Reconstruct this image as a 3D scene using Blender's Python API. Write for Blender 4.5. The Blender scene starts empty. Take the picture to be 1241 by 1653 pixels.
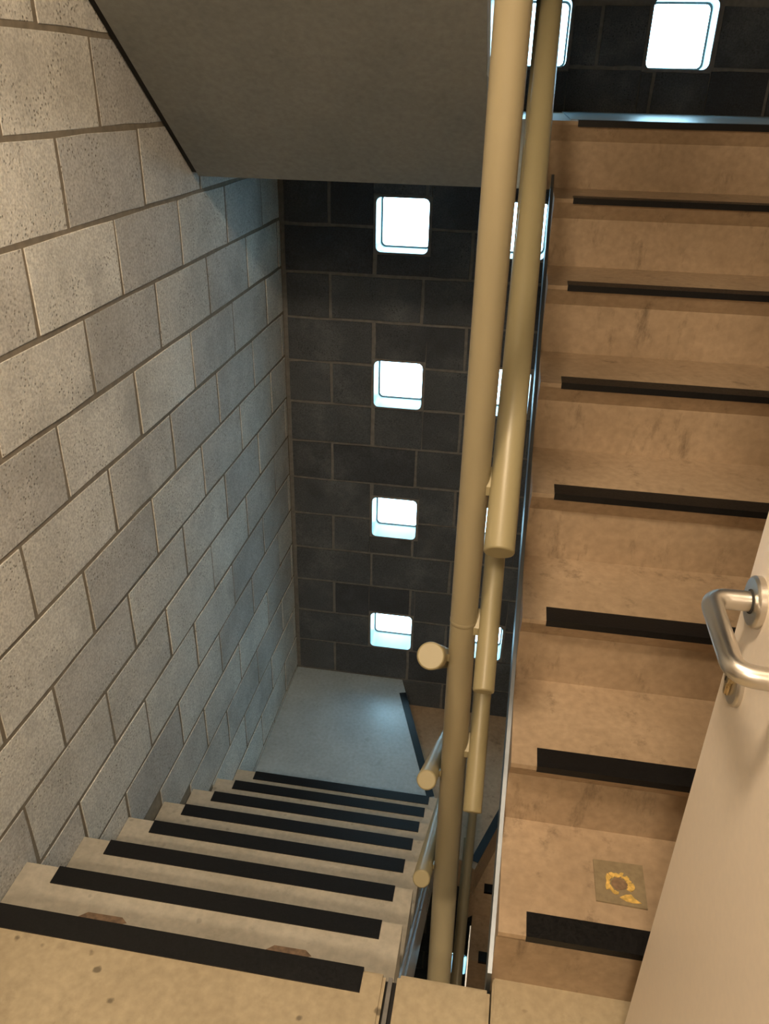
import bpy, bmesh, math, random
from mathutils import Vector, Matrix

random.seed(7)
sc = bpy.context.scene
col = sc.collection

# ------------------------------------------------------------------ camera, world, exposure
CAM = Vector((-0.0022, -0.9040, 1.4758))
YAW, PITCH, ROLL, FPX = math.radians(8.951), math.radians(28.206), math.radians(1.257), 1283.3
fwd = Vector((-math.sin(YAW)*math.cos(PITCH), math.cos(YAW)*math.cos(PITCH), -math.sin(PITCH)))
rgt = Vector((math.cos(YAW), math.sin(YAW), 0)); upv = rgt.cross(fwd)
r2 = rgt*math.cos(ROLL) + upv*math.sin(ROLL); u2 = -rgt*math.sin(ROLL) + upv*math.cos(ROLL)
cam_data = bpy.data.cameras.new('camera'); cam = bpy.data.objects.new('camera', cam_data); col.objects.link(cam)
m = Matrix((r2, u2, -fwd)).transposed().to_4x4(); m.translation = CAM; cam.matrix_world = m
cam_data.sensor_fit = 'VERTICAL'; cam_data.sensor_height = 36.0; cam_data.lens = FPX*36.0/1653.0
cam_data.clip_start = 0.02
sc.camera = cam
world = bpy.data.worlds.new('world'); sc.world = world; world.use_nodes = True
world.node_tree.nodes['Background'].inputs[0].default_value = (0.75, 0.86, 1.0, 1)
world.node_tree.nodes['Background'].inputs[1].default_value = 0.6
vs = sc.view_settings
vs.view_transform = 'Standard'; vs.look = 'None'; vs.gamma = 1.0; vs.use_curve_mapping = False
vs.exposure = 0.0
LAMP_STRENGTH, LAMP_COLOR = 190.0, (1.0, 0.775, 0.54)
WINDOW_STRENGTH, WINDOW_COLOR = 13.5, (0.43, 0.78, 1.0)

# ------------------------------------------------------------------ measures (metres)
XL, XR, YF, YB = -1.026, 0.985, 2.551, -0.93        # left wall, right wall, far wall, wall behind the landing
R, G, GL = 0.175, 0.2265, 0.2205                     # riser, going of the right and of the left flight
EL, ER = -0.118, 0.073                               # edges of the flights along the open well
OV = 0.026                                           # nosing overhang

# ------------------------------------------------------------------ materials
def nt(name):
    mt = bpy.data.materials.new(name); mt.use_nodes = True
    t = mt.node_tree; b = t.nodes['Principled BSDF']
    return mt, t, b
def N(t, kind, **kw):
    n = t.nodes.new(kind)
    for k, v in kw.items():
        if k in n.inputs: n.inputs[k].default_value = v
        else: setattr(n, k, v)
    return n
def ramp(t, fac, stops):
    r = t.nodes.new('ShaderNodeValToRGB'); e = r.color_ramp.elements
    e[0].position, e[0].color = stops[0][0], stops[0][1]
    e[1].position, e[1].color = stops[-1][0], stops[-1][1]
    for p, c in stops[1:-1]:
        x = e.new(p); x.color = c
    t.links.new(fac, r.inputs[0]); return r.outputs[0]
def c4(c, k=1.0): return (c[0]*k, c[1]*k, c[2]*k, 1)
def mixc(t, fac, a, b, mode='MIX'):
    mx = t.nodes.new('ShaderNodeMix'); mx.data_type = 'RGBA'; mx.blend_type = mode
    if isinstance(fac, float): mx.inputs[0].default_value = fac
    else: t.links.new(fac, mx.inputs[0])
    for s, v in ((6, a), (7, b)):
        if isinstance(v, tuple): mx.inputs[s].default_value = v
        else: t.links.new(v, mx.inputs[s])
    return mx.outputs[2]
def coords(t, world_space=True):
    if world_space:
        return t.nodes.new('ShaderNodeNewGeometry').outputs['Position']
    return t.nodes.new('ShaderNodeTexCoord').outputs['Object']

def block_material(name, base, alt, var, pit, rough=0.9, stain=0.0):
    """concrete block: mottled tone, fine grit, open pores, own tone for each block"""
    mt, t, b = nt(name); P = coords(t); L = t.links.new
    n1 = N(t, 'ShaderNodeTexNoise', Scale=4.2, Detail=5.0, Roughness=0.6); L(P, n1.inputs['Vector'])
    c = ramp(t, n1.outputs[0], [(0.32, c4(base, 0.88)), (0.52, c4(base, 1.06)), (0.68, c4(alt))])
    info = t.nodes.new('ShaderNodeObjectInfo')
    tone = ramp(t, info.outputs['Random'], [(0.0, (1-var, 1-var, 1-var*0.95, 1)), (0.5, (1, 0.985, 0.96, 1)), (1.0, (1+var*0.6, 1+var*0.6, 1+var*0.5, 1))])
    c = mixc(t, 1.0, c, tone, 'MULTIPLY')
    g = N(t, 'ShaderNodeTexNoise', Scale=170.0, Detail=2.0); L(P, g.inputs['Vector'])
    gr = ramp(t, g.outputs[0], [(0.35, (0.80, 0.80, 0.80, 1)), (0.65, (1.14, 1.14, 1.14, 1))])
    c = mixc(t, 1.0, c, gr, 'MULTIPLY')
    v = N(t, 'ShaderNodeTexVoronoi', Scale=95.0, Randomness=1.0); L(P, v.inputs['Vector'])
    pm = N(t, 'ShaderNodeTexNoise', Scale=11.0, Detail=3.0); L(P, pm.inputs['Vector'])
    pr = ramp(t, v.outputs['Distance'], [(0.13, (1, 1, 1, 1)), (0.30, (0, 0, 0, 1))])
    pk = ramp(t, pm.outputs[0], [(0.42, (0, 0, 0, 1)), (0.62, (0.9, 0.9, 0.9, 1))])
    pf = mixc(t, 1.0, pr, pk, 'MULTIPLY')
    c = mixc(t, pf, c, c4(pit))
    if stain:
        s = N(t, 'ShaderNodeTexNoise', Scale=3.4, Detail=5.0, Roughness=0.62); L(P, s.inputs['Vector'])
        sf = ramp(t, s.outputs[0], [(0.54, (0, 0, 0, 1)), (0.68, (stain, stain, stain, 1))])
        c = mixc(t, sf, c, c4(base, 0.55))
    L(c, b.inputs['Base Color']); b.inputs['Roughness'].default_value = rough
    bump = N(t, 'ShaderNodeBump', Strength=0.55, Distance=0.002); L(g.outputs[0], bump.inputs['Height'])
    b2 = N(t, 'ShaderNodeBump', Strength=0.7, Distance=0.003, invert=True); L(pf, b2.inputs['Height'])
    L(bump.outputs[0], b2.inputs['Normal']); L(b2.outputs[0], b.inputs['Normal'])
    b.inputs['Specular IOR Level'].default_value = 0.25
    return mt

def concrete(name, base, alt, rough=0.62, spots=0.0, scuff=0.0, spec=0.35):
    """trowelled concrete of the steps and floors: cloudy tone, dark pits, rubbed marks"""
    mt, t, b = nt(name); P = coords(t); L = t.links.new
    n1 = N(t, 'ShaderNodeTexNoise', Scale=3.3, Detail=7.0, Roughness=0.62); L(P, n1.inputs['Vector'])
    c = ramp(t, n1.outputs[0], [(0.33, c4(base)), (0.67, c4(alt))])
    g = N(t, 'ShaderNodeTexNoise', Scale=60.0, Detail=4.0); L(P, g.inputs['Vector'])
    gr = ramp(t, g.outputs[0], [(0.3, (0.88, 0.88, 0.88, 1)), (0.7, (1.08, 1.08, 1.08, 1))])
    c = mixc(t, 1.0, c, gr, 'MULTIPLY')
    if spots:
        v = N(t, 'ShaderNodeTexVoronoi', Scale=17.0); L(P, v.inputs['Vector'])
        dn = N(t, 'ShaderNodeTexNoise', Scale=50.0, Detail=2.0); L(P, dn.inputs['Vector'])
        ad = N(t, 'ShaderNodeMath', operation='MULTIPLY_ADD'); L(dn.outputs[0], ad.inputs[0]); ad.inputs[1].default_value = 0.22; L(v.outputs['Distance'], ad.inputs[2])
        sp = ramp(t, ad.outputs[0], [(0.19, (spots, spots, spots, 1)), (0.25, (0, 0, 0, 1))])
        c = mixc(t, sp, c, c4(base, 0.33))
    if scuff:
        mp = N(t, 'ShaderNodeMapping'); mp.inputs['Scale'].default_value = (9, 9, 3.0); L(P, mp.inputs['Vector'])
        s = N(t, 'ShaderNodeTexNoise', Scale=1.6, Detail=6.0, Roughness=0.75); L(mp.outputs[0], s.inputs['Vector'])
        sf = ramp(t, s.outputs[0], [(0.57, (0, 0, 0, 1)), (0.73, (scuff, scuff, scuff, 1))])
        c = mixc(t, sf, c, c4(base, 0.42))
    L(c, b.inputs['Base Color'])
    rr = ramp(t, n1.outputs[0], [(0.3, (rough*0.85,)*3+(1,)), (0.7, (min(1, rough*1.15),)*3+(1,))]); L(rr, b.inputs['Roughness'])
    bump = N(t, 'ShaderNodeBump', Strength=0.25, Distance=0.002); L(g.outputs[0], bump.inputs['Height']); L(bump.outputs[0], b.inputs['Normal'])
    b.inputs['Specular IOR Level'].default_value = spec
    return mt

def plain(name, c, rough=0.5, metal=0.0, var=0.08, scale=18.0, bump=0.0, spec=0.5, stretch=None):
    mt, t, b = nt(name); P = coords(t, False); L = t.links.new
    if stretch:
        mp = N(t, 'ShaderNodeMapping'); mp.inputs['Scale'].default_value = stretch; L(P, mp.inputs['Vector']); P = mp.outputs[0]
    n = N(t, 'ShaderNodeTexNoise', Scale=scale, Detail=4.0); L(P, n.inputs['Vector'])
    L(ramp(t, n.outputs[0], [(0.3, c4(c, 1-var)), (0.7, c4(c, 1+var))]), b.inputs['Base Color'])
    L(ramp(t, n.outputs[0], [(0.3, (rough*0.85,)*3+(1,)), (0.7, (min(1, rough*1.15),)*3+(1,))]), b.inputs['Roughness'])
    b.inputs['Metallic'].default_value = metal; b.inputs['Specular IOR Level'].default_value = spec
    if bump:
        bp = N(t, 'ShaderNodeBump', Strength=bump, Distance=0.001); L(n.outputs[0], bp.inputs['Height']); L(bp.outputs[0], b.inputs['Normal'])
    return mt

def emitter(name, c, s):
    mt, t, b = nt(name); P = coords(t, False)
    n = N(t, 'ShaderNodeTexNoise', Scale=3.0, Detail=2.0); t.links.new(P, n.inputs['Vector'])
    t.links.new(ramp(t, n.outputs[0], [(0.2, c4(c, 0.94)), (0.8, c4(c))]), b.inputs['Emission Color'])
    b.inputs['Emission Strength'].default_value = s; b.inputs['Base Color'].default_value = (0.8, 0.8, 0.8, 1); b.inputs['Roughness'].default_value = 0.2
    return mt

M = {}
M['block_grey'] = block_material('grey_concrete_block', (0.68, 0.68, 0.655), (0.80, 0.80, 0.77), 0.20, (0.24, 0.215, 0.18), stain=0.45)
M['block_dark'] = block_material('dark_concrete_block', (0.080, 0.090, 0.102), (0.122, 0.136, 0.150), 0.32, (0.035, 0.038, 0.042), rough=0.85, stain=0.5)
M['mortar_grey'] = plain('grey_mortar', (0.27, 0.235, 0.185), 0.95, var=0.16, scale=45, bump=0.6, spec=0.2)
M['mortar_dark'] = plain('brown_mortar', (0.19, 0.185, 0.175), 0.95, var=0.18, scale=45, bump=0.6, spec=0.2)
M['plaster'] = plain('painted_plaster', (0.46, 0.42, 0.36), 0.85, var=0.06, scale=6, spec=0.25)
M['step'] = concrete('tan_step_concrete', (0.365, 0.268, 0.172), (0.475, 0.36, 0.242), rough=0.6, spots=0.0, scuff=0.8)
M['step_grey'] = concrete('grey_tan_step_concrete', (0.42, 0.385, 0.31), (0.52, 0.48, 0.395), rough=0.5, spots=0.35, scuff=0.35)
M['floor'] = concrete('buff_floor_concrete', (0.375, 0.31, 0.205), (0.455, 0.385, 0.26), rough=0.6, spots=0.85, scuff=0.3)
M['landing'] = concrete('sealed_landing_concrete', (0.35, 0.42, 0.46), (0.45, 0.54, 0.585), rough=0.34, spots=0.15, scuff=0.4, spec=0.5)
M['soffit'] = concrete('smooth_grey_soffit', (0.235, 0.245, 0.238), (0.29, 0.30, 0.29), rough=0.7, scuff=0.25)
M['strip'] = plain('black_rubber', (0.0075, 0.0075, 0.008), 0.42, var=0.3, scale=200, bump=0.35, spec=0.32)
M['cream'] = plain('cream_gloss_paint', (0.290, 0.252, 0.140), 0.40, var=0.025, scale=3, spec=0.5)
M['cream_post'] = plain('buff_gloss_paint', (0.275, 0.236, 0.145), 0.36, var=0.12, scale=7, spec=0.5, stretch=(1, 1, 0.25))
M['silver'] = plain('pale_gloss_metal', (0.70, 0.74, 0.76), 0.30, metal=0.5, var=0.03, scale=14, spec=0.6, stretch=(1, 0.3, 0.3))
M['reveal'] = plain('white_gloss_reveal', (0.30, 0.37, 0.375), 0.45, var=0.06, scale=30)
M['gasket'] = plain('grey_gasket', (0.12, 0.13, 0.125), 0.7, var=0.15, scale=60)
M['pane'] = emitter('daylit_frosted_glass', WINDOW_COLOR, WINDOW_STRENGTH)
M['lamp'] = emitter('lit_lamp_diffuser', LAMP_COLOR, LAMP_STRENGTH)
M['door'] = plain('taupe_painted_door', (0.76, 0.68, 0.58), 0.42, var=0.03, scale=90, bump=0.12, spec=0.4)
M['steel'] = plain('brushed_steel', (0.66, 0.63, 0.58), 0.33, metal=1.0, var=0.03, scale=12)
M['grey_metal'] = plain('dull_grey_metal', (0.20, 0.225, 0.25), 0.42, metal=0.9, var=0.05, scale=5)
M['brass'] = plain('worn_brass', (0.62, 0.52, 0.34), 0.3, metal=1.0, var=0.2, scale=150)
M['dark'] = plain('dark_recess', (0.015, 0.014, 0.013), 0.9)
M['patch'] = plain('grey_green_filler', (0.27, 0.215, 0.13), 0.5, var=0.15, scale=80, bump=0.5)
M['glue'] = plain('yellow_glue', (0.72, 0.49, 0.14), 0.35, var=0.3, scale=120, bump=0.5)
M['rust'] = plain('brown_rubbed_paint', (0.23, 0.15, 0.09), 0.6, var=0.35, scale=90)
M['white_metal'] = plain('white_enamel', (0.75, 0.74, 0.70), 0.4)

# ------------------------------------------------------------------ mesh helpers
def link(name, me, mat, parent=None, smooth=False):
    o = bpy.data.objects.new(name, me); col.objects.link(o)
    if mat is not None and len(me.materials) == 0: me.materials.append(mat)
    if parent: o.parent = parent
    if smooth:
        for p in me.polygons: p.use_smooth = True
    return o
def empty(name, loc=(0, 0, 0)):
    o = bpy.data.objects.new(name, None); o.location = loc; o.empty_display_size = 0.1; col.objects.link(o); return o
def tag(o, label=None, cat=None, group=None, kind=None):
    if label: o['label'] = label
    if cat: o['category'] = cat
    if group: o['group'] = group
    if kind: o['kind'] = kind
    return o
def from_bm(name, bm, mat, parent=None, smooth=False, bevel=0.0, seg=2):
    if bevel:
        bmesh.ops.bevel(bm, geom=[e for e in bm.edges if e.calc_face_angle(0) > 0.5], offset=bevel, segments=seg, affect='EDGES', clamp_overlap=True)
    bmesh.ops.recalc_face_normals(bm, faces=bm.faces)
    me = bpy.data.meshes.new(name); bm.to_mesh(me); bm.free()
    return link(name, me, mat, parent, smooth)
def box(name, lo, hi, mat, parent=None, bevel=0.0):
    bm = bmesh.new(); bmesh.ops.create_cube(bm, size=1)
    for v in bm.verts:
        v.co = Vector([(lo[i]+hi[i])/2 + v.co[i]*(hi[i]-lo[i]) for i in range(3)])
    return from_bm(name, bm, mat, parent, bevel=bevel)
def prism(name, pts, axis, a, b, mat, parent=None, bevel=0.0):
    """polygon pts extruded along an axis; axis x: pts are (y,z), z: pts are (x,y)"""
    def P(p, s):
        return (s, p[0], p[1]) if axis == 'x' else (p[0], p[1], s)
    bm = bmesh.new()
    va = [bm.verts.new(P(p, a)) for p in pts]; vb = [bm.verts.new(P(p, b)) for p in pts]
    bm.faces.new(va); bm.faces.new(vb[::-1]); n = len(pts)
    for i in range(n): bm.faces.new((va[i], vb[i], vb[(i+1) % n], va[(i+1) % n]))
    return from_bm(name, bm, mat, parent, bevel=bevel)
def tube(name, path, r, mat, parent=None, seg=28, caps=True, soft=0.0):
    """round bar along a list of points, radius r or a list of radii"""
    bm = bmesh.new(); path = [Vector(p) for p in path]; n = len(path); rings = []
    rs = r if isinstance(r, (list, tuple)) else [r]*n
    prev = None
    for i, p in enumerate(path):
        d = (path[min(i+1, n-1)] - path[max(i-1, 0)]).normalized()
        if prev is None:
            a = d.orthogonal().normalized()
        else:
            a = (prev - d*prev.dot(d)).normalized()
        prev = a; b = d.cross(a)
        k = 1.0
        if 0 < i < n-1:
            h = (path[i+1]-path[i]).normalized().dot((path[i]-path[i-1]).normalized()); k = 1/math.sqrt(max(0.3, (1+h)/2))
        rings.append([bm.verts.new(p + (a*math.cos(2*math.pi*j/seg) + b*math.sin(2*math.pi*j/seg))*rs[i]) for j in range(seg)])
    for i in range(n-1):
        for j in range(seg):
            f = bm.faces.new((rings[i][j], rings[i][(j+1) % seg], rings[i+1][(j+1) % seg], rings[i+1][j])); f.smooth = True
    if caps:
        for f in (bm.faces.new(rings[0][::-1]), bm.faces.new(rings[-1])):
            for e in f.edges: e.smooth = False
    o = from_bm(name, bm, mat, parent)
    return o
def capped(path, r, e=0.0025):
    """path and radii of a straight bar with softened ends"""
    a, b = Vector(path[0]), Vector(path[-1]); d = (b-a).normalized()
    return [a, a+d*e*0.3, a+d*e, b-d*e, b-d*e*0.3, b], [r-e, r-e*0.3, r, r, r-e*0.3, r-e]
def arc_path(pts, rad, seg=8):
    """round the corners of a polyline"""
    pts = [Vector(p) for p in pts]; out = [pts[0]]
    for i in range(1, len(pts)-1):
        a, b, c = pts[i-1], pts[i], pts[i+1]
        u = (a-b).normalized(); v = (c-b).normalized()
        s, e = b+u*rad, b+v*rad
        for k in range(seg+1):
            t = k/seg; out.append((1-t)**2*s + 2*t*(1-t)*b + t*t*e)
    out.append(pts[-1]); return out

# ------------------------------------------------------------------ windows of the far wall (opening left x, top z)
WW, WH = 0.222, 0.219
WX = {'a': -0.609, 'b': -0.124, 'c': 0.386}
def wtop(k): return 1.070 - 0.697*k
openings = []
for k in range(-1, 4):
    for cidx in ('bc' if k < 0 else 'ab'): openings.append((WX[cidx], wtop(k), cidx, k))
openings.append((WX['b'], wtop(7), 'b', 7))
def rects_minus(x0, x1, z0, z1, mx, mz):
    """the rectangle less the window openings (grown by a margin)"""
    todo = [(x0, x1, z0, z1)]
    for (ox, oz, _, _) in openings:
        a, b, c, d = ox-mx, ox+WW+mx, oz-WH-mz, oz+mz; nxt = []
        for (p, q, s, t) in todo:
            if b <= p or a >= q or d <= s or c >= t: nxt.append((p, q, s, t)); continue
            if a > p: nxt.append((p, a, s, t))
            if b < q: nxt.append((b, q, s, t))
            if c > s: nxt.append((max(p, a), min(q, b), s, c))
            if d < t: nxt.append((max(p, a), min(q, b), d, t))
        todo = nxt
    return todo

# ------------------------------------------------------------------ walls of single blocks
def block_mesh(w, h, depth, chamfer, seed):
    """block front in the local xz plane, facing -y, outline slightly worn"""
    rnd = random.Random(seed); bm = bmesh.new()
    prm = [(-1, -1), (-0.33, -1), (0.33, -1), (1, -1), (1, 0), (1, 1), (0.33, 1), (-0.33, 1), (-1, 1), (-1, 0)]
    fr, md, bk = [], [], []
    for (sx, sz) in prm:
        j = rnd.uniform(-0.0008, 0.0032)
        x, z = sx*(w/2 - j*abs(sx)), sz*(h/2 - rnd.uniform(-0.0010, 0.0034)*abs(sz))
        c = chamfer*rnd.uniform(0.6, 1.5)
        fr.append(bm.verts.new((x - (c if abs(sx) == 1 else 0)*(1 if sx > 0 else -1), rnd.uniform(0, 0.0006), z - (c if abs(sz) == 1 else 0)*(1 if sz > 0 else -1))))
        md.append(bm.verts.new((x, c*0.9, z))); bk.append(bm.verts.new((x, depth, z)))
    bm.faces.new(fr); n = len(prm)
    for i in range(n):
        k = (i+1) % n
        bm.faces.new((fr[k], fr[i], md[i], md[k])); bm.faces.new((md[k], md[i], bk[i], bk[k]))
    bmesh.ops.recalc_face_normals(bm, faces=bm.faces)
    me = bpy.data.meshes.new('block'); bm.to_mesh(me); bm.free(); return me
mesh_cache = {}
def place_block(w, h, mat, loc, rz, parent):
    key = (round(w, 3), round(h, 3), mat.name, random.randrange(4))
    if key not in mesh_cache:
        me = block_mesh(w, h, 0.05, 0.0009, hash(key[:2]) % 1000 + key[3]); me.materials.append(mat); mesh_cache[key] = me
    o = bpy.data.objects.new('block', mesh_cache[key]); col.objects.link(o)
    o.location = loc; o.rotation_euler = (0, 0, rz); o.parent = parent
    return o
JT = 0.011   # joint width
BL, BH = 0.41, 0.20

wall_left = tag(box('wall_left', (XL-0.20, YB-0.12, -4.4), (XL-0.0024, YF+0.25, 3.7), M['mortar_grey']), 'grey concrete block wall beside the descending steps', kind='structure')
jl = 1.368
for c in range(-2, 15):
    z1 = jl - BH*c; z0 = z1 - BH
    ph = 0.865 if c % 2 == 0 else 0.67
    y = ph - BL*5
    while y < YF:
        a, b = max(y, YB), min(y+BL, YF-0.002)
        y += BL
        if b-a < 0.03 or b < -0.15: continue
        # keep what the photograph can see: above the flight and below the upper soffit
        if z1 < min(0.0, -R/GL*a) - 0.25 or z1 < -1.62: continue
        if z0 > 1.22 + 0.773*max(0.0, 1.63-a) + 0.1: continue
        place_block(b-a-JT, z1-z0-JT, M['block_grey'], (XL+random.uniform(-0.0012, 0.0012), (a+b)/2, (z0+z1)/2), math.pi/2, wall_left)

bm = bmesh.new()
for (p, q, s, t) in rects_minus(XL-0.2, XR+0.2, -4.4, 3.7, 0.004, 0.004):
    bmesh.ops.create_cube(bm, size=1, matrix=Matrix.LocRotScale(((p+q)/2, YF+0.007+0.10, (s+t)/2), None, (q-p, 0.20, t-s)))
wall_far = tag(from_bm('wall_far', bm, M['mortar_dark']), 'dark concrete block wall with small square windows', kind='structure')
jf = 1.35
for c in range(-2, 28):
    z1 = jf - BH*c; z0 = z1 - BH
    ph = -0.61 if c % 2 == 0 else -0.81
    x = ph - BL
    if c % 2 == 0: x -= BL
    while x < XR:
        a, b = max(x, XL+0.012), min(x+BL, XR-0.004)
        x += BL
        if b-a < 0.03: continue
        if z1 < -1.9 and (b < -0.35 or a > 0.35): continue
        for (p, q, s, t) in rects_minus(a+JT/2, b-JT/2, z0+JT/2, z1-JT/2, 0.012, 0.010):
            if q-p < 0.016 or t-s < 0.016: continue
            place_block(q-p, t-s, M['block_dark'], ((p+q)/2, YF+random.uniform(-0.0015, 0.0015), (s+t)/2), 0.0, wall_far)

# plain walls out of the picture, the ceiling and the doorway behind the camera
tag(box('wall_right', (XR, YB-0.12, -4.4), (XR+0.2, YF+0.25, 3.7), M['plaster']), 'plain wall along the climbing steps', kind='structure')
wall_back = tag(box('wall_back', (XL, YB-0.12, -4.4), (-0.60, YB, 2.62), M['plaster']), 'plain wall with the doorway onto the stairs', kind='structure')
box('wall_panel', (0.33, YB-0.12, -4.4), (XR, YB, 2.62), M['plaster'], wall_back)
box('wall_panel', (-0.60, YB-0.12, 2.08), (0.33, YB, 2.62), M['plaster'], wall_back)
box('wall_panel', (-0.60, YB-0.12, -4.4), (0.33, YB, -0.20), M['plaster'], wall_back)
box('wall_panel', (XL, YB-0.12, 2.80), (XR, YB, 3.7), M['plaster'], wall_back)
tag(box('ceiling', (XL, YB, 2.62), (XR, -0.02, 2.80), M['plaster']), 'ceiling above the floor landing', kind='structure')
tag(box('ceiling', (XL-0.2, YB-0.12, 3.7), (XR+0.2, YF+0.25, 3.8), M['plaster']), 'ceiling closing the top of the stairwell', kind='structure')
tag(box('floor', (XL, YB, -4.4), (XR, YF, -4.3), M['floor']), 'floor at the bottom of the stairwell', kind='structure')
corr = tag(box('wall_corridor', (-1.3, -3.3, 0.0), (1.2, -3.2, 2.5), M['plaster']), 'end wall of the corridor behind the doorway', kind='structure')
box('wall_panel', (-1.4, -3.3, 0.0), (-1.3, YB-0.12, 2.5), M['plaster'], corr)
box('wall_panel', (1.2, -3.3, 0.0), (1.3, YB-0.12, 2.5), M['plaster'], corr)
box('ceiling_panel', (-1.4, -3.3, 2.5), (1.3, YB-0.12, 2.6), M['plaster'], corr)
box('floor_panel', (-1.4, -3.3, -0.1), (1.3, YB-0.0, 0.0), M['floor'], corr)

# ------------------------------------------------------------------ windows
def rounded_square(w, h, r, seg=4):
    pts = []
    for (cx, cz, a0) in ((w/2-r, h/2-r, 0), (-w/2+r, h/2-r, 90), (-w/2+r, -h/2+r, 180), (w/2-r, -h/2+r, 270)):
        for k in range(seg+1):
            a = math.radians(a0 + 90*k/seg); pts.append((cx+r*math.cos(a), cz+r*math.sin(a)))
    return pts
def loop_band(bm, A, B):
    n = len(A)
    for i in range(n): bm.faces.new((A[i], A[(i+1) % n], B[(i+1) % n], B[i]))
D_PANE = 0.135
def make_window():
    root = empty('window_1')
    bm = bmesh.new()
    o_ = rounded_square(WW, WH, 0.022); sq = rounded_square(WW+0.026, WH+0.022, 0.004)
    def ring(pts, y): return [bm.verts.new((p[0], y, p[1])) for p in pts]
    A = ring(sq, 0.010); A2 = ring(sq, 0.002); B = ring(o_, 0.0005); C = ring(o_, D_PANE+0.03)
    loop_band(bm, B, C)
    bmesh.ops.delete(bm, geom=A+A2, context='VERTS')
    from_bm('reveal', bm, M['reveal'], root)
    bm = bmesh.new(); rw = random.Random(5)
    def ring(pts, y): return [bm.verts.new((p[0], y, p[1])) for p in pts]
    A = ring(sq, 0.010); A2 = ring([(p[0]*rw.uniform(0.985, 1.0), p[1]*rw.uniform(0.985, 1.0)) for p in sq], 0.004); B = ring(o_, 0.0003)
    loop_band(bm, A, A2); loop_band(bm, A2, B)
    from_bm('mortar_surround', bm, M['mortar_dark'], root)
    bm = bmesh.new(); o2 = rounded_square(WW-0.014, WH-0.014, 0.018)
    def ring(pts, y): return [bm.verts.new((p[0], y, p[1])) for p in pts]
    A = ring(o_, D_PANE-0.003); B = ring(o2, D_PANE-0.003); C = ring(o2, D_PANE+0.006); loop_band(bm, A, B); loop_band(bm, B, C)
    from_bm('gasket', bm, M['gasket'], root)
    bm = bmesh.new()
    A = ring(rounded_square(WW-0.010, WH-0.010, 0.018), D_PANE+0.002); B = ring(rounded_square(WW-0.010, WH-0.010, 0.018), D_PANE+0.012)
    bm.faces.new(A); bm.faces.new(B[::-1]); loop_band(bm, A, B)
    from_bm('pane', bm, M['pane'], root)
    return root
WLABEL = {('c', -1): 'large bright square window at the top right above the climbing steps',
          ('b', -1): 'square window at the top, mostly hidden behind the cream rail',
          ('a', 0): 'square window just below the grey soffit, topmost of the left column',
          ('a', 1): 'square window second from the top in the left column',
          ('a', 2): 'square window third from the top in the left column',
          ('a', 3): 'lowest square window of the left column, just above the landing',
          ('b', 0): 'square window level with the topmost left one, behind the rail',
          ('b', 1): 'square window level with the second left one, behind the rail',
          ('b', 2): 'square window level with the third left one, behind the rail',
          ('b', 3): 'square window level with the lowest left one, behind the rail',
          ('b', 7): 'sliver of a square window far below, seen through the well'}
proto = make_window(); first = True; wn = 0
for (ox, oz, cidx, k) in openings:
    wn += 1
    if first: o = proto; first = False
    else:
        o = proto.copy(); col.objects.link(o); o.name = 'window_%d' % wn
        for ch in proto.children:
            c = ch.copy(); col.objects.link(c); c.parent = o
    o.location = (ox+WW/2, YF, oz-WH/2)
    o['label'] = WLABEL[(cidx, k)]
    tag(o, kind='structure', group='square windows of the far wall')

# ------------------------------------------------------------------ floor landing where the photographer stands
floor = tag(empty('floor', (0, -0.45, -0.2)), 'buff concrete floor landing at the head of the descending steps', kind='structure')
def slab_box(name, lo, hi, mat, parent, bevel=0.004):
    o = box(name, lo, hi, mat, None, bevel); o.parent = parent; o.matrix_parent_inverse = Matrix.Translation(-parent.location); return o
slab_box('floor_slab', (XL, YB, -0.18), (-0.121, 0.0, 0.0), M['floor'], floor, 0.006)
slab_box('floor_slab', (-0.100, YB, -0.18), (0.0735, 0.004, 0.0), M['floor'], floor, 0.006)
slab_box('floor_slab', (0.0765, YB, -0.18), (XR, 0.03, 0.0), M['floor'], floor, 0.004)
slab_box('joint_filler', (-0.1165, YB, -0.18), (-0.1085, -0.003, -0.008), M['mortar_dark'], floor, 0)
slab_box('joint_backing', (-0.121, YB, -0.18), (-0.100, -0.003, -0.022), M['dark'], floor, 0)

def strip(parent, x0, x1, ynose, z, width, d, lip=0.012, thick=0.003):
    """black anti-slip nosing: flat on the tread with a lip over the edge; d=+1 when the tread runs to +y behind the nosing"""
    e = 0.002
    pts = [(ynose-e*d, z+thick), (ynose+width*d, z+thick), (ynose+width*d, z-0.001), (ynose+0.001*d, z-0.001), (ynose+0.001*d, z-lip), (ynose-e*d, z-lip)]
    return prism('nosing_strip', pts, 'x', x0, x1, M['strip'], parent, bevel=0.0008)
s0 = strip(floor, -0.945, -0.1645, 0.0, 0.0, 0.046, -1); s0.parent = floor; s0.matrix_parent_inverse = Matrix.Translation(-floor.location)

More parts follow.
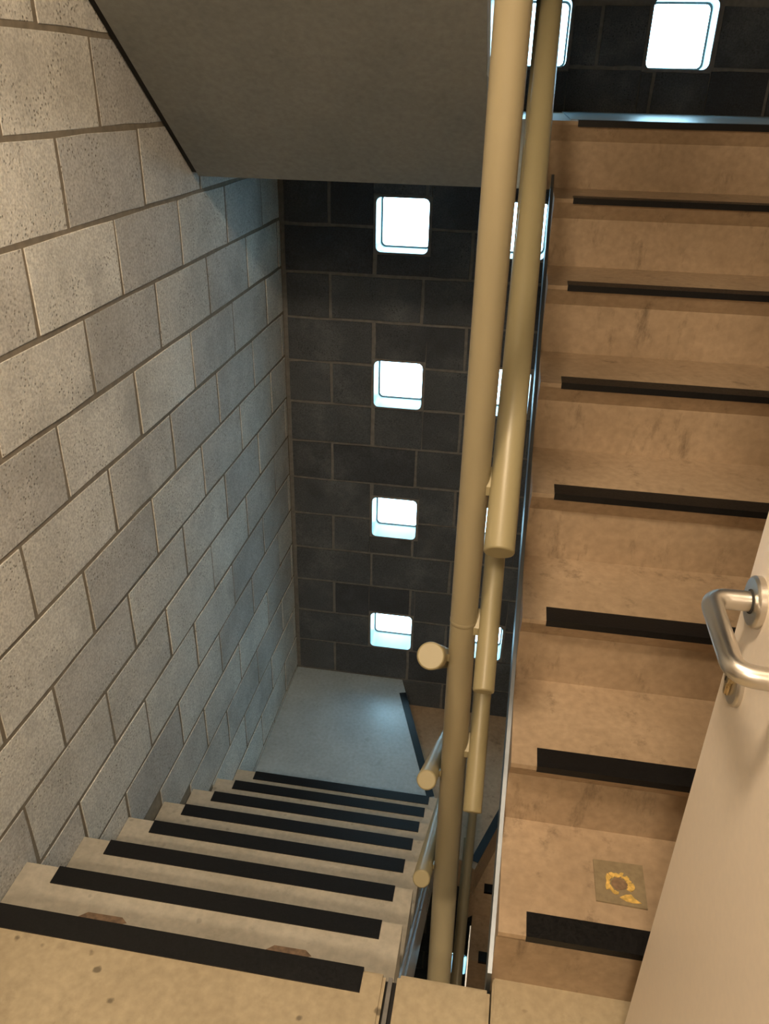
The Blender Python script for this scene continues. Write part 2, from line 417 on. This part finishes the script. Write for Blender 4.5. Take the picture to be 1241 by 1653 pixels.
def flight(name, label, x0, x1, y0, z0, g, d, n, waist, mat, sx0, sx1, first_top, group=None, smat=None, top_landing=True, lip=0.012, sw=0.046, over=OV):
    """n steps; d is the y direction in which the steps CLIMB; step i has its nosing at y0+d*i*g and top first_top+i*R"""
    root = tag(empty(name), label, 'staircase', group)
    for i in range(n):
        y = y0 + d*i*g; z = first_top + i*R
        pts = [(y, z), (y+d*(g+over), z), (y+d*(g+over), z-R), (y+d*over, z-R), (y+d*over, z-0.052), (y, z-0.010)]
        st = prism('step', pts, 'x', x0, x1, mat, root, bevel=0.003)
        strip(st, sx0, sx1, y, z, sw, d, lip)
    # carrying slab: saw-tooth above, straight soffit below
    up = [(y0+d*(i*g+over), first_top+(i-1)*R) if k == 0 else (y0+d*((i+1)*g+over), first_top+(i-1)*R) for i in range(n) for k in (0, 1)]
    ya, yb = y0+d*over, y0+d*(n*g+over)
    k = R/g
    def nose(y): return first_top + d*(y-y0)*k
    low = [(yb, nose(yb)-waist), (ya, nose(ya)-waist)]
    prism('carrying_slab', up+low, 'x', x0, x1, smat or mat, root)
    return root

def side_plate(parent, x, t, ya, yb, line, slope, top, bot, mat):
    """straight metal plate along the open side of a flight"""
    pts = [(ya, line(ya)-top), (yb, line(yb)-top), (yb, line(yb)-bot), (ya, line(ya)-bot)]
    return prism('side_plate', pts, 'x', x-t, x+t, mat, parent, bevel=0.0015)

# climbing flight on the right
fr = flight('climbing_flight', 'tan concrete steps climbing on the right beside the open door', ER, XR-0.004, 0.0, 0.0, G, 1, 7, 0.25, M['step'], 0.1215, XR-0.09, R)
side_plate(fr, ER-0.004, 0.004, 0.012, 1.60, lambda y: R+y*R/G, 0, 0.150, 0.262, M['grey_metal'])

# residue of a torn-off plate on the first climbing step
step1 = [c for c in fr.children if c.name.startswith('step')][0]
pt = prism('filler_patch', [(0.246, 0.180), (0.338, 0.182), (0.337, 0.089), (0.2465, 0.091)], 'z', R-0.001, R+0.0035, M['patch'], step1, bevel=0.001)
tag(pt, 'square grey filler patch with torn yellow glue')
def flake(pts, top, mat, name):
    return prism(name, pts, 'z', R+0.0030, R+top, mat, step1)
rnd = random.Random(3)
for a0, a1, ri, ro in ((15, 75, 0.016, 0.024), (70, 130, 0.017, 0.026), (135, 215, 0.017, 0.027), (220, 262, 0.019, 0.026), (320, 372, 0.016, 0.026)):
    steps = 6; outer, inner = [], []
    for k in range(steps+1):
        a = math.radians(a0+(a1-a0)*k/steps)
        outer.append((0.291+ro*rnd.uniform(0.85, 1.15)*math.cos(a), 0.132+ro*0.9*rnd.uniform(0.85, 1.15)*math.sin(a)))
        inner.append((0.291+ri*rnd.uniform(0.85, 1.15)*math.cos(a), 0.132+ri*0.9*rnd.uniform(0.85, 1.15)*math.sin(a)))
    flake(outer+inner[::-1], 0.0055, M['glue'], 'glue_flake')
flake([(0.289, 0.104), (0.300, 0.111), (0.310, 0.113), (0.315, 0.106), (0.327, 0.098), (0.312, 0.096), (0.300, 0.098)], 0.0050, M['glue'], 'glue_flake')
flake([(0.291+0.015*math.cos(a*0.7), 0.132+0.013*math.sin(a*0.7)*rnd.uniform(0.85, 1.1)) for a in range(9)], 0.0045, M['rust'], 'glue_core')

# upper landing at the head of the climbing flight
up_l = tag(empty('floor', (0, 2.0, 1.3)), 'upper landing with pale sheen under the top right window', kind='structure')
def child(o, root): o.parent = root; o.matrix_parent_inverse = Matrix.Translation(-root.location); return o
y8 = 7*G
child(prism('landing_slab', [(y8, 8*R), (YF-0.002, 8*R), (YF-0.002, 8*R-0.18), (y8+OV, 8*R-0.18), (y8+OV, 8*R-0.052), (y8, 8*R-0.010)], 'x', -0.02, XR-0.004, M['step'], None, bevel=0.003), up_l)
child(box('landing_topping', (ER+0.03, y8+0.062, 8*R-0.002), (XR-0.004, YF-0.002, 8*R+0.0025), M['landing'], None, 0.001), up_l)
child(box('landing_slab', (XL+0.012, 1.632, 1.217), (-0.0205, YF-0.002, 8*R), M['landing'], None, 0.003), up_l)
child(strip(None, 0.1215, XR-0.09, y8, 8*R, 0.046, 1, 0.014), up_l)

# flight climbing back above the descending steps: only its soffit and side show
fu = tag(empty('overhead_flight'), 'smooth grey underside of the flight overhead, left of the cream post', 'staircase')
k = R/G; ys, zs = 1.632, 1.217
saw = [(ys-0.002, zs)]
saw += [(ys-0.002, 8*R-0.001)]
for i in range(7):
    saw += [(ys-i*G-0.002, 8*R+(i+1)*R), (ys-(i+1)*G-0.002, 8*R+(i+1)*R)]
saw += [(-0.02, 2.62), (-0.02, zs+(ys+0.02)*k)] if zs+(ys+0.02)*k < 2.6 else [(0.05, 8*R+7*R), (0.05, zs+(ys-0.05)*k)]
prism('soffit_slab', saw, 'x', XL+0.019, EL-0.003, M['soffit'], fu)
prism('joint_seal', [(ys-0.01, zs+0.012), (0.06, zs+(ys-0.06)*k+0.005), (0.06, zs+(ys-0.06)*k+0.06), (ys-0.01, zs+0.067)], 'x', XL+0.0015, XL+0.0195, M['dark'], fu)
side_plate(fu, EL+0.001, 0.004, 0.06, ys-0.005, lambda y: zs+(ys-y)*k+0.30, 0, 0.19, 0.297, M['silver'])

# descending flight on the left (nosing i at y=GL*i, z=-i*R), climbing towards the camera
fd = tag(empty('descending_flight'), 'buff concrete steps with black strips descending along the block wall on the left', 'staircase')
for i in range(1, 8):
    y, z = i*GL, -i*R
    pts = [(y, z), (y-GL-OV, z), (y-GL-OV, z-R), (y-OV, z-R), (y-OV, z-0.052), (y, z-0.010)]
    st = prism('step', pts, 'x', XL+0.001, EL, M['step_grey'], fd, bevel=0.003)
    strip(st, -0.945+(0.004 if i % 2 else -0.003), -0.1645, y, z, 0.043, -1)
    if i == 1:
        for (xa, xb, yy) in ((-0.838, -0.722, 0.109), (-0.405, -0.300, 0.108)):
            sp = prism('scuff_mark', [(xa, yy), (xa+0.02, yy+0.016), (xb-0.015, yy+0.017), (xb, yy+0.006), (xb-0.02, yy-0.002), (xa+0.03, yy-0.004)], 'z', z-0.0005, z+0.0008, M['rust'], st)
kl = R/GL
up = []
for i in range(1, 8): up += [((i-1)*GL-OV, -i*R-R), (i*GL-OV, -i*R-R)]
prism('carrying_slab', up+[(7*GL-OV, -7*R-0.41), (-OV, -0.41)], 'x', XL+0.001, EL-0.001, M['step_grey'], fd)
prism('head_riser', [(-OV, -0.181), (-OV-0.12, -0.181), (-OV-0.12, -0.41), (-OV, -0.41)], 'x', XL+0.001, EL-0.001, M['step_grey'], fd)
side_plate(fd, EL+0.005, 0.005, -0.02, 1.60, lambda y: -y*kl, 0, 0.215, 0.43, M['silver'])
side_plate(fd, EL+0.002, 0.003, 0.0, 1.58, lambda y: -y*kl, 0, 0.165, 0.195, M['silver'])

# turning landing at the foot of the descending flight, with two wedge steps down to the lower flight
ZM = -8*R - 0.05
lm = tag(empty('floor', (-0.5, 2.0, ZM-0.2)), 'turning landing with slanted black strips below the left flight', kind='structure')
n1a, n1b = Vector((-0.118, 1.643)), Vector((-0.425, YF-0.002))
n2a, n2b = Vector((0.060, 1.532)), Vector((0.060+0.365*1.018, YF-0.002))
y6 = 7*GL-OV
child(prism('landing_slab', [(XL+0.001, y6), (EL, y6), tuple(n1a), tuple(n1b), (XL+0.001, YF-0.002)], 'z', ZM-0.18, ZM, M['landing'], None, bevel=0.003), lm)
child(prism('wedge_step', [tuple(n1a+Vector((-0.02, 0))), (n2a.x-0.06, n2a.y+0.035), tuple(n2a), tuple(n2b), tuple(n1b+Vector((-0.02, 0)))], 'z', ZM-R-0.18, ZM-R, M['step'], None, bevel=0.003), lm)
child(prism('wedge_step', [tuple(n2a+Vector((-0.015, 0.004))), (ER+0.001, 1.559), (XR-0.004, 1.559), (XR-0.004, YF-0.002), tuple(n2b+Vector((-0.02, 0)))], 'z', ZM-2*R-0.18, ZM-2*R, M['step'], None, bevel=0.003), lm)
def slant_strip(a, b, side, z):
    d = (b-a).normalized(); nrm = Vector((-d.y, d.x))*side
    pts = [tuple(a), tuple(b), tuple(b+nrm*0.036), tuple(a+nrm*0.036)]
    return child(prism('nosing_strip', pts, 'z', z-0.001, z+0.003, M['strip'], None, bevel=0.0008), lm)
d1 = (n1b-n1a)
slant_strip(n1a+d1*0.125, n1a+d1*0.885, 1, ZM)
d2 = (n2b-n2a)
slant_strip(n2a+d2*0.035, n2a+d2*0.80, 1, ZM-R)

# lower flight, coming back towards the camera under the climbing one
fl = flight('lower_flight', 'brown concrete steps far below, glimpsed through the well right of the thin rail', ER, XR-0.004, 1.562-5*G, 0, G, 1, 5, 0.25, M['step'], 0.114, XR-0.09, ZM-2*R-5*R)
fl_top = strip(None, 0.114, XR-0.09, 1.561, ZM-2*R, 0.040, 1); child(fl_top, lm)
side_plate(fl, ER-0.003, 0.003, 0.42, 1.52, lambda y: ZM-2*R-(1.562-y)*R/G, 0, 0.17, 0.262, M['silver'])
tag(box('floor', (XL, YB, -3.03), (XR, 0.45, -2.85), M['floor']), 'floor landing one storey below', kind='structure')

# ------------------------------------------------------------------ railing: post with three bars on either side
rail = tag(empty('stair_railing', (-0.041, 0.30, -4.30)), 'tall cream metal post with three round bars welded on each side', 'railing')
def rchild(o): return child(o, rail)
PX, PY = -0.0405, 0.30
rchild(tube('post', [(PX, PY, 0.615), (PX, PY, 2.4), (PX, PY, 3.70)], 0.0245, M['cream_post'], None, 40))
rchild(tube('post', [(PX+0.0105, PY, -4.30), (PX+0.0105, PY, -0.45), (PX+0.005, PY, 0.08), (PX, PY, 0.612)], [0.0287, 0.0287, 0.0265, 0.0243], M['cream_post'], None, 40))
rchild(tube('weld_ring', [(PX, PY, 0.609), (PX, PY, 0.611), (PX, PY, 0.616), (PX, PY, 0.618)], [0.0241, 0.0251, 0.0251, 0.0245], M['cream_post'], None, 40))
def bar(x, ya, yb, za, slope, r, mat, dx=0.0):
    pts, rs = capped([(x, ya, za), (x+dx, yb, za+slope*(yb-ya))], r, 0.003)
    return rchild(tube('rail_bar', pts, rs, mat, None, 32))
def lug(xa, xb, z, slope, parent):
    """small welded plate between post and bar"""
    h, l = 0.004, 0.015
    pts = [(PY-l, z-slope*l-h*2), (PY+l, z+slope*l-h*2), (PY+l, z+slope*l+h*2), (PY-l, z-slope*l+h*2)]
    o = prism('weld_lug', pts, 'x', xa, xb, M['cream'], None, bevel=0.002)
    return rchild(o)
SU, SD = R/G, -R/GL
for (x, za, r, dx) in ((0.0100, 0.822, 0.0250, 0.006), (0.0075, 0.535, 0.0192, -0.013), (0.0095, 0.232, 0.0185, -0.016)):
    bar(x, 0.20, 1.78, za, SU, r, M['cream'], dx)
    lug(PX+0.020, x-r+0.004, za+SU*(PY-0.20), SU, rail)
for (x, za, r) in ((-0.089, 0.601, 0.0245), (-0.083, 0.302, 0.0192), (-0.081, 0.016, 0.0185)):
    bar(x, 0.20, 1.50, za, SD, r, M['cream'])
    lug(x+r-0.004, PX-0.020, za+SD*(PY-0.20), SD, rail)
rchild(tube('end_post', [(-0.083, 1.49, -1.62), (-0.083, 1.49, -0.415)], 0.017, M['cream_post'], None, 28))
for (dz, r) in ((0.0, 0.019), (-0.29, 0.017)):
    za = -1.26+0.773*(0.22-1.546)+dz
    bar(0.026 if dz == 0 else 0.0165, 0.22, 1.60, za, SU, r, M['cream_post'])
    lug(PX+0.020, 0.006, za+SU*(PY-0.22), SU, rail)

# ------------------------------------------------------------------ door standing open on the right
DX, DY0, DY1 = 0.285, YB+0.03, -0.097
door = tag(empty('door_1', (DX+0.022, DY0, 0.0)), 'taupe painted door standing open with a steel lever handle', kind='structure')
def dchild(o): return child(o, door)
leaf = dchild(box('door_leaf', (DX, DY0, 0.008), (DX+0.044, DY1, 2.04), M['door'], None, 0.002))
for z in (0.25, 1.05, 1.85):
    dchild(tube('hinge', [(DX+0.048, DY0-0.004, z), (DX+0.048, DY0-0.004, z+0.1)], 0.007, M['steel'], None, 16))
HY, HZ = -0.143, 0.997
def disc_x(name, x0, x1, y, z, r, mat, sy=1.0, seg=40, rim=0.003):
    bm = bmesh.new(); rings = []
    for (x, rr) in ((x0, r), (x1+rim, r), (x1+rim*0.4, r-rim*0.35), (x1, r-rim)):
        rings.append([bm.verts.new((x, y+rr*sy*math.cos(2*math.pi*j/seg), z+rr*math.sin(2*math.pi*j/seg))) for j in range(seg)])
    for a, b in zip(rings, rings[1:]):
        for j in range(seg): bm.faces.new((a[j], a[(j+1) % seg], b[(j+1) % seg], b[j])).smooth = True
    for f in (bm.faces.new(rings[0]), bm.faces.new(rings[-1])):
        for e in f.edges: e.smooth = False
    for e in bm.edges:
        if all(v in rings[1] for v in e.verts): e.smooth = False
    return from_bm(name, bm, mat)
dchild(disc_x('rose', DX+0.001, DX-0.009, HY, HZ, 0.0285, M['steel']))
dchild(disc_x('rose_collar', DX-0.008, DX-0.0105, HY, HZ, 0.0135, M['dark'], rim=0.001))
lev = arc_path([(DX-0.008, HY, HZ), (DX-0.051, HY, HZ), (DX-0.051, HY-0.128, HZ-0.001), (DX-0.010, HY-0.131, HZ-0.001)], 0.021, 10)
dchild(tube('lever', lev, 0.0112, M['steel'], None, 28))
dchild(disc_x('escutcheon', DX+0.001, DX-0.007, HY-0.004, HZ-0.107, 0.0275, M['steel']))
cyl = dchild(disc_x('lock_cylinder', DX-0.006, DX-0.013, HY-0.004, HZ-0.099, 0.0088, M['brass'], rim=0.001))
lb = dchild(box('lock_body', (DX-0.012, HY-0.009, HZ-0.124), (DX-0.006, HY+0.001, HZ-0.101), M['brass'], None, 0.002))
dchild(box('key_slot', (DX-0.0136, HY-0.0052, HZ-0.105), (DX-0.0128, HY-0.0028, HZ-0.094), M['dark'], None))
dchild(box('latch_plate', (DX+0.010, DY1-0.001, HZ-0.115), (DX+0.034, DY1+0.0012, HZ+0.085), M['steel'], None, 0.0005))

# ------------------------------------------------------------------ lamps (out of the picture): real ceiling fittings
def ceiling_lamp(x, y, z, r, label, mat):
    o = tag(empty('ceiling_lamp', (x, y, z)), label, 'lamp')
    def ring_lathe(name, prof, mt, seg=32):
        bm = bmesh.new(); rings = [[bm.verts.new((p[0]*math.cos(2*math.pi*j/seg), p[0]*math.sin(2*math.pi*j/seg), p[1])) for j in range(seg)] for p in prof]
        for a, b in zip(rings, rings[1:]):
            for j in range(seg): bm.faces.new((a[j], a[(j+1) % seg], b[(j+1) % seg], b[j])).smooth = True
        bm.faces.new(rings[-1]); bm.faces.new(rings[0])
        return from_bm(name, bm, mt, o)
    ring_lathe('base', [(r*1.12, 0.0), (r*1.12, -0.02), (r*1.02, -0.026)], M['white_metal'])
    ring_lathe('diffuser', [(r, -0.0265), (r*0.98, -0.045), (r*0.82, -0.068), (r*0.5, -0.082), (r*0.1, -0.087)], mat)
    return o
ceiling_lamp(-0.28, -0.48, 2.62, 0.13, 'round warm ceiling lamp above the floor landing', M['lamp'])
M['lamp_low'] = emitter('dim_lit_lamp_diffuser', LAMP_COLOR, LAMP_STRENGTH*0.25)
ceiling_lamp(0.10, -0.48, -0.18, 0.13, 'round warm ceiling lamp one storey below', M['lamp_low'])
M['lamp_corr'] = emitter('corridor_lamp_diffuser', (1.0, 0.78, 0.55), LAMP_STRENGTH*1.10)
ceiling_lamp(-0.2, -2.0, 2.5, 0.15, 'round ceiling lamp in the corridor behind the doorway', M['lamp_corr'])
